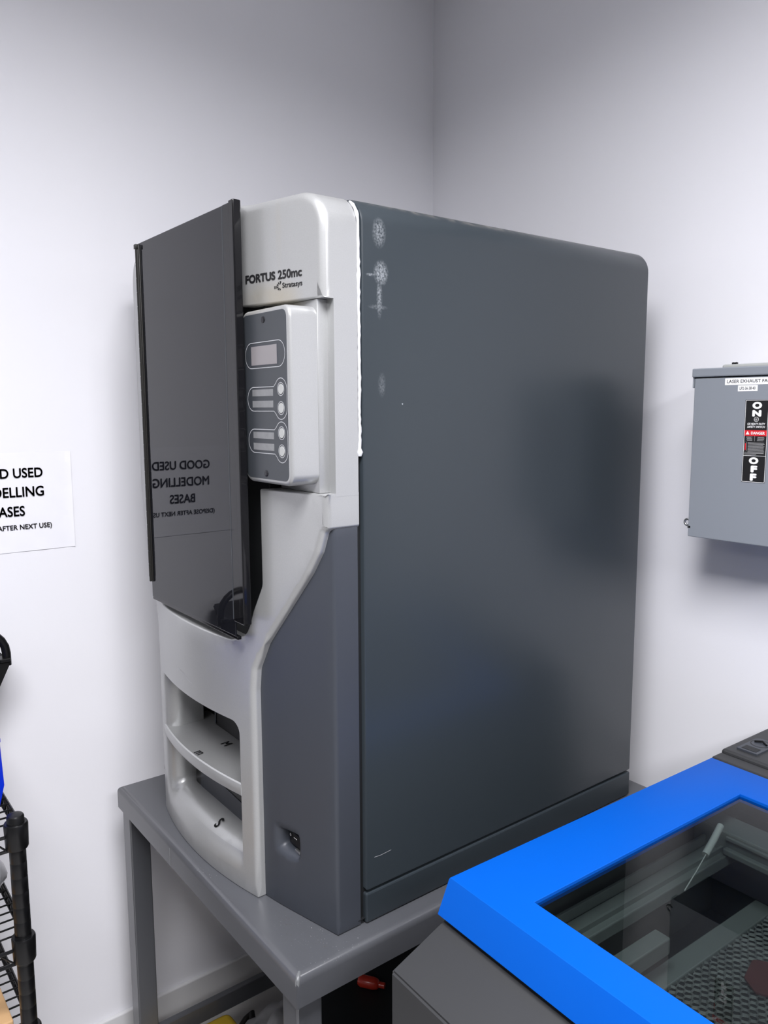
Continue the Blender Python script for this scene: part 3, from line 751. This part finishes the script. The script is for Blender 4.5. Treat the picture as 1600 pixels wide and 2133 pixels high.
l2 = E_lab('circuit_label', -.7755, -.7382, .8678, .8788, M_PAPER, 0, DR)
bm = text_bm('LP2-36\u00b738\u00b740', lambda u, v, d: (-.7719 + u, fy - .0003 - d, .8708 + v), .0052, .0298, bold=.002); obj('lettering', bm, M_INK, l2)
sx0, sx1, sz0, sz1 = -.7585, -.7160, .7013, .8513
st = bmesh.new(); plate(st, [tuple(p) for p in fillet([(sx0 - .0012, sz0 - .0012, .002), (sx1 + .0012, sz0 - .0012, .002), (sx1 + .0012, sz1 + .0012, .002), (sx0 - .0012, sz1 + .0012, .002)], 4)], pe(0), .0002)
ST = obj('switch_label', st, M_INK, DR)
bm = bmesh.new(); ribbon(bm, [tuple(p) for p in fillet([(sx0, sz0, .0015), (sx1, sz0, .0015), (sx1, sz1, .0015), (sx0, sz1, .0015)], 4)], .0008, pe(.0003), d=0)
ribbon(bm, [(sx0, .7497), (sx1, .7497)], .0006, pe(.0003), closed=False, d=0)
mc = (sx0 + sx1) / 2 + .0005
def big(c_, x, z, h, wd_, bold=.07):
    text_bm(c_, lambda u, v, d: (x + u, fy - .0004 - d, z + v), h, wd_, bold=bold, align='CENTER', bm=bm)
big('O', mc, .8356, .0125, .018); big('N', mc, .8216, .0118, .0170)
big('O', mc - .001, .7345, .0125, .018); big('F', mc + .0005, .7190, .0128, .0125); big('F', mc - .0002, .7035, .0135, .0125)
ribbon(bm, circle(mc - .0005, .8165, .0042, 24), .0006, pe(.0004), d=0)
text_bm('GE', lambda u, v, d: (mc - .0005 + u, fy - .0004 - d, .8147 + v), .0034, .0052, bold=.0, shear=.3, align='CENTER', bm=bm)
text_bm('GE HEAVY DUTY', lambda u, v, d: (mc + u, fy - .0004 - d, .8062 + v), .0038, .033, bold=.02, shear=.15, align='CENTER', bm=bm)
text_bm('SAFETY SWITCH', lambda u, v, d: (mc + u, fy - .0004 - d, .8010 + v), .0038, .033, bold=.02, shear=.15, align='CENTER', bm=bm)
obj('lettering', bm, M_WHITEP, ST)
rb = E_lab('danger_band', sx0 + .0004, sx1 - .0004, .7860, .7967, M_RED, .0002, ST, .0001)
bm = bmesh.new(); text_bm('DANGER', lambda u, v, d: (-.7455 + u, fy - .0005 - d, .7888 + v), .0052, .0258, bold=.03, bm=bm)
vs = [bm.verts.new((x, fy - .0006, z)) for x, z in ((-.7558, .7886), (-.7485, .7886), (-.7522, .7950))]; bm.faces.new(vs); obj('lettering', bm, M_WHITEP, rb)
bm = bmesh.new()
for k in range(5):
    for xa, xb in ((-.7545, -.7425), (-.7345, -.7195)): ribbon(bm, [(xa + random.uniform(0, .002), .7842 - k * .0016), (xb - random.uniform(0, .003), .7842 - k * .0016)], .0006, pe(.0004), closed=False, d=0)
ribbon(bm, [(-.7385, .786), (-.7385, .7765)], .0006, pe(.0004), closed=False, d=0)
for k in range(9): ribbon(bm, [(-.7505, .7735 - k * .0021), (-.719 - random.uniform(0, .003), .7735 - k * .0021)], .0008, pe(.0004), closed=False, d=0)
for k in range(2): ribbon(bm, [(-.757, .7545 - k * .002), (-.720 - .014 * k, .7545 - k * .002)], .0009, pe(.0004), closed=False, d=0)
ribbon(bm, [(-.7575, .7573), (-.7528, .7573), (-.7528, .7750), (-.7575, .7750)], .0005, pe(.0004), d=0)
obj('fine_print', bm, M_MICRO, ST)
E_lab('red_mark', -.7560, -.7543, .760, .7725, M_RED, .0003, ST, .0001)

# ------------------------------------------------------------------ sign on the left wall
bm = bmesh.new()
NY, NZ = 24, 18; g = []
for i in range(NY + 1):
    y = .245 + (.515 - .245) * i / NY
    g.append([bm.verts.new((XL + .0012 + .0006 * (1 + math.sin(y * 60 + k)) * .5 + (.0016 if i in (0, NY) else 0), y, .5375 + (.7495 - .5375) * k / NZ)) for k in range(NZ + 1)])
for i in range(NY):
    for k in range(NZ): bm.faces.new((g[i][k], g[i + 1][k], g[i + 1][k + 1], g[i][k + 1]))
bmesh.ops.solidify(bm, geom=bm.faces[:], thickness=.0006)
SG = obj('paper_sign', bm, M_SHEET, smooth=40, label='white paper sign reading GOOD USED MODELLING BASES on the left wall', category='sign')
bm = bmesh.new()
for s, z, h, wd_, yc, bd in (('GOOD USED', .6962, .0205, .146, .3822, .02), ('MODELLING', .6555, .0215, .1435, .3838, .02), ('BASES', .6148, .0212, .0645, .3825, .02), ('(DISPOSE AFTER NEXT USE)', .5857, .0105, .168, .384, .018)):
    text_bm(s, lambda u, v, d, z=z, yc=yc: (XL + .0034, yc + u, z + v), h, wd_, bold=bd, align='CENTER', bm=bm)
obj('lettering', bm, M_INK, SG)

# ------------------------------------------------------------------ wire shelving
WS = thing('wire_shelving', 'black wire shelving rack with round posts against the left wall', 'shelving', (-1.54, -.2, -Z0))
px0, px1, py0, py1 = -1.765, -1.303, -.66, .257
def post(x, y):
    bm = bmesh.new(); prof_ = [(.0127, -Z0 + .002)]; z = -Z0 + .03
    while z < .178:
        prof_ += [(.0127, z), (.01245, z + .0006), (.01245, z + .0014), (.0127, z + .002)]; z += .0254
    prof_ += [(.0127, .178)]
    lathe(bm, (x, y, 0), prof_, 24)
    p = obj('post', bm, M_WIRE, WS, smooth=40)
    bm = bmesh.new(); lathe(bm, (x, y, 0), [(.0133, .1775), (.0133, .1955), (.0115, .1985), (.006, .2)], 20); obj('post_cap', bm, M_BLACK, p, smooth=40)
for x in (px0, px1):
    for y in (py0, py1): post(x, y)
for zt in (.168, -.028, -.19, -.52):
    bm = bmesh.new()
    for x in (px0, px1):
        for y in (py0, py1): lathe(bm, (x, y, zt - .025), [(.0165, 0), (.0175, .002), (.0185, .040), (.0170, .043)], 20)
        for dz in (0, -.024): tube(bm, [(x, py0, zt + dz - .003), (x, py1, zt + dz - .003)], .0029, 8)
        k = 0; y = py0; pts = []
        while y < py1: pts.append((x, y, zt - .003 - (.024 if k % 2 else 0))); y += .022; k += 1
        tube(bm, pts, .0017, 6)
    for y in (py0, py1 + .012):
        for dz in (0, -.024): tube(bm, [(px0, y, zt + dz), (px1, y, zt + dz)], .0029, 8)
        k = 0; x = px0; pts = []
        while x < px1: pts.append((x, y, zt - (.024 if k % 2 else 0))); x += .012; k += 1
        tube(bm, pts, .0017, 6)
    x = px0 + .024
    while x < px1 - .01: tube(bm, [(x, py0, zt + .003), (x, py1 + .012, zt + .003)], .0018, 6); x += .024
    obj('shelf', bm, M_WIRE, WS, smooth=40)
# things on the rack
BN = bmesh.new()
def frustum(bm, x0, x1, y0, y1, z0, z1, tx, ty, bev=.004):
    a = [bm.verts.new(p) for p in ((x0 + tx, y0 + ty, z0), (x1 - tx, y0 + ty, z0), (x1 - tx, y1 - ty, z0), (x0 + tx, y1 - ty, z0))]
    b2 = [bm.verts.new(p) for p in ((x0, y0, z1), (x1, y0, z1), (x1, y1, z1), (x0, y1, z1))]
    fs = [bm.faces.new((a[k], a[(k + 1) % 4], b2[(k + 1) % 4], b2[k])) for k in range(4)] + [bm.faces.new(a[::-1]), bm.faces.new(b2)]
    bmesh.ops.bevel(bm, geom=list({e for f2 in fs for e in f2.edges}), offset=bev, segments=2, affect='EDGES')
lv = [(.173, .008), (.214, 0.0), (.288, .002), (.290, .001), (.296, .001)]
rr_ = [[BN.verts.new(p) for p in ((-1.64 + d, .0 + d, z), (-1.388 - d, .0 + d, z), (-1.388 - d, .2605 - d, z), (-1.64 + d, .2605 - d, z))] for z, d in lv]
for a, b2 in zip(rr_, rr_[1:]):
    for k in range(4): BN.faces.new((a[k], a[(k + 1) % 4], b2[(k + 1) % 4], b2[k]))
BN.faces.new(rr_[0][::-1])
ir = [[BN.verts.new(p) for p in ((-1.634 + d, .006 + d, z), (-1.394 - d, .006 + d, z), (-1.394 - d, .2545 - d, z), (-1.634 + d, .2545 - d, z))] for z, d in ((.296, 0), (.18, .006))]
for k in range(4):
    BN.faces.new((rr_[-1][k], rr_[-1][(k + 1) % 4], ir[0][(k + 1) % 4], ir[0][k])); BN.faces.new((ir[0][k], ir[0][(k + 1) % 4], ir[1][(k + 1) % 4], ir[1][k]))
BN.faces.new(ir[1]); bmesh.ops.recalc_face_normals(BN, faces=BN.faces)
bn = obj('storage_bin', BN, M_BLUEP, label='dark blue plastic bin on the top wire shelf', category='bin', smooth=30)
bm = bmesh.new()
vt = [bm.verts.new(p) for p in ((-1.76, -.15, .2), (-1.71, -.15, .2), (-1.71, .29, .2), (-1.76, .27, .2), (-1.785, -.17, .375), (-1.69, -.17, .325), (-1.69, .350, .3365), (-1.785, .320, .358))]
for q in ((3, 2, 1, 0), (4, 5, 6, 7), (0, 1, 5, 4), (1, 2, 6, 5), (2, 3, 7, 6), (3, 0, 4, 7)): bm.faces.new([vt[i] for i in q])
bmesh.ops.bevel(bm, geom=bm.edges[:], offset=.004, segments=2, affect='EDGES')
BC = thing('black_case', 'black plastic case with arched handle on the top wire shelf', 'case', (-1.735, .1, .173))
bmesh.ops.recalc_face_normals(bm, faces=bm.faces); obj('case_body', bm, M_BLACK, BC, smooth=30)
bm = bmesh.new(); frustum(bm, -1.76, -1.71, -.12, .24, .173, .21, .0, .03, .004); obj('case_foot', bm, M_BLACK, BC)
bm = bmesh.new(); pts = [(-1.715, .222, .325)] + [(-1.70, ( .281 - .059 * math.cos(a)), .350 + .054 * math.sin(a)) for a in [math.pi * k / 12 for k in range(13)]] + [(-1.70, .34, .325)]
tube(bm, pts, .0085, 10); obj('handle', bm, M_BLACK, BC, smooth=60)
bm = bmesh.new(); bx(bm, (-1.715, .325, .335), (-1.685, .344, .342), .001); obj('catch', bm, M_BLACK, BC)
bm = bmesh.new()
def blob(bm, c, r, sq, seed, sub=4, amp=.18):
    s = bmesh.ops.create_icosphere(bm, subdivisions=sub, radius=1.0); rnd = random.Random(seed)
    ks = [(Vector((rnd.uniform(-1, 1), rnd.uniform(-1, 1), rnd.uniform(-1, 1))) * 5, rnd.uniform(0, 6)) for _ in range(7)]
    for v in s['verts']:
        d = 1 + amp * sum(abs(math.sin(k[0].dot(v.co) + k[1])) - .6 for k in ks) / 2.5
        v.co = Vector((c[0] + v.co.x * r[0] * d, c[1] + v.co.y * r[1] * d, max(c[2] + v.co.z * r[2] * d, sq)))
blob(bm, (-1.45, .150, .033), (.085, .112, .05), -.0225, 3, amp=.10)
obj('plastic_bag', bm, M_BAG, label='crumpled cloudy plastic bag on the second wire shelf', category='bag', smooth=50)
CB = thing('cardboard_box', 'flat brown cardboard box on the third wire shelf', 'box', (-1.50, .02, -.185))
obj('carton', box((-1.63, -.20, -.185), (-1.322, .237, -.166), .002), M_CARD, CB)
obj('lid_flap', box((-1.628, -.198, -.1655), (-1.324, .100, -.163), .0008), M_CARD, CB)

# ------------------------------------------------------------------ things on the floor under the table
YC = thing('tool_case', 'yellow and black plastic case on the floor beneath the steel table', 'case', (-1.59, .70, -Z0))
bm = bmesh.new(); bx(bm, (-1.640, .60, -Z0), (-1.545, .775, -.625), .02, 4); obj('case_shell', bm, M_YEL, YC, smooth=40)
bm = bmesh.new(); tube(bm, [(-1.60, .77, -.67), (-1.598, .80, -.64), (-1.59, .81, -.625), (-1.56, .80, -.64), (-1.555, .77, -.67)], .009, 10); obj('handle', bm, M_BLACK, YC, smooth=60)
bm = bmesh.new(); blob(bm, (-1.42, .80, -.635), (.10, .125, .13), -Z0, 11); obj('grey_bag', bm, M_GBAG, label='crumpled grey plastic bag on the floor under the table front', category='bag', smooth=50)
obj('dark_filler', box((-1.25, .74, -Z0), (-1.0, 1.42, -.345), .008), M_VOID, label='black block added to fill the dark space under the table', category='filler block')  # made-up black block that stands in for the darkness under the table
RB = thing('red_bottle', 'small red plastic bottle lying on the added black block under the table', 'bottle', (-1.20, .895, -.345))
bm = bmesh.new(); tube(bm, [(-1.218, .868, -.333), (-1.213, .871, -.333), (-1.192, .886, -.333), (-1.185, .891, -.333), (-1.181, .894, -.333)], [.009, .012, .012, .010, .005], 20); obj('bottle_body', bm, M_REDP, RB, smooth=50)
bm = bmesh.new(); tube(bm, [(-1.182, .893, -.333), (-1.172, .900, -.333)], .006, 14); obj('cap', bm, M_REDP, RB, smooth=50)
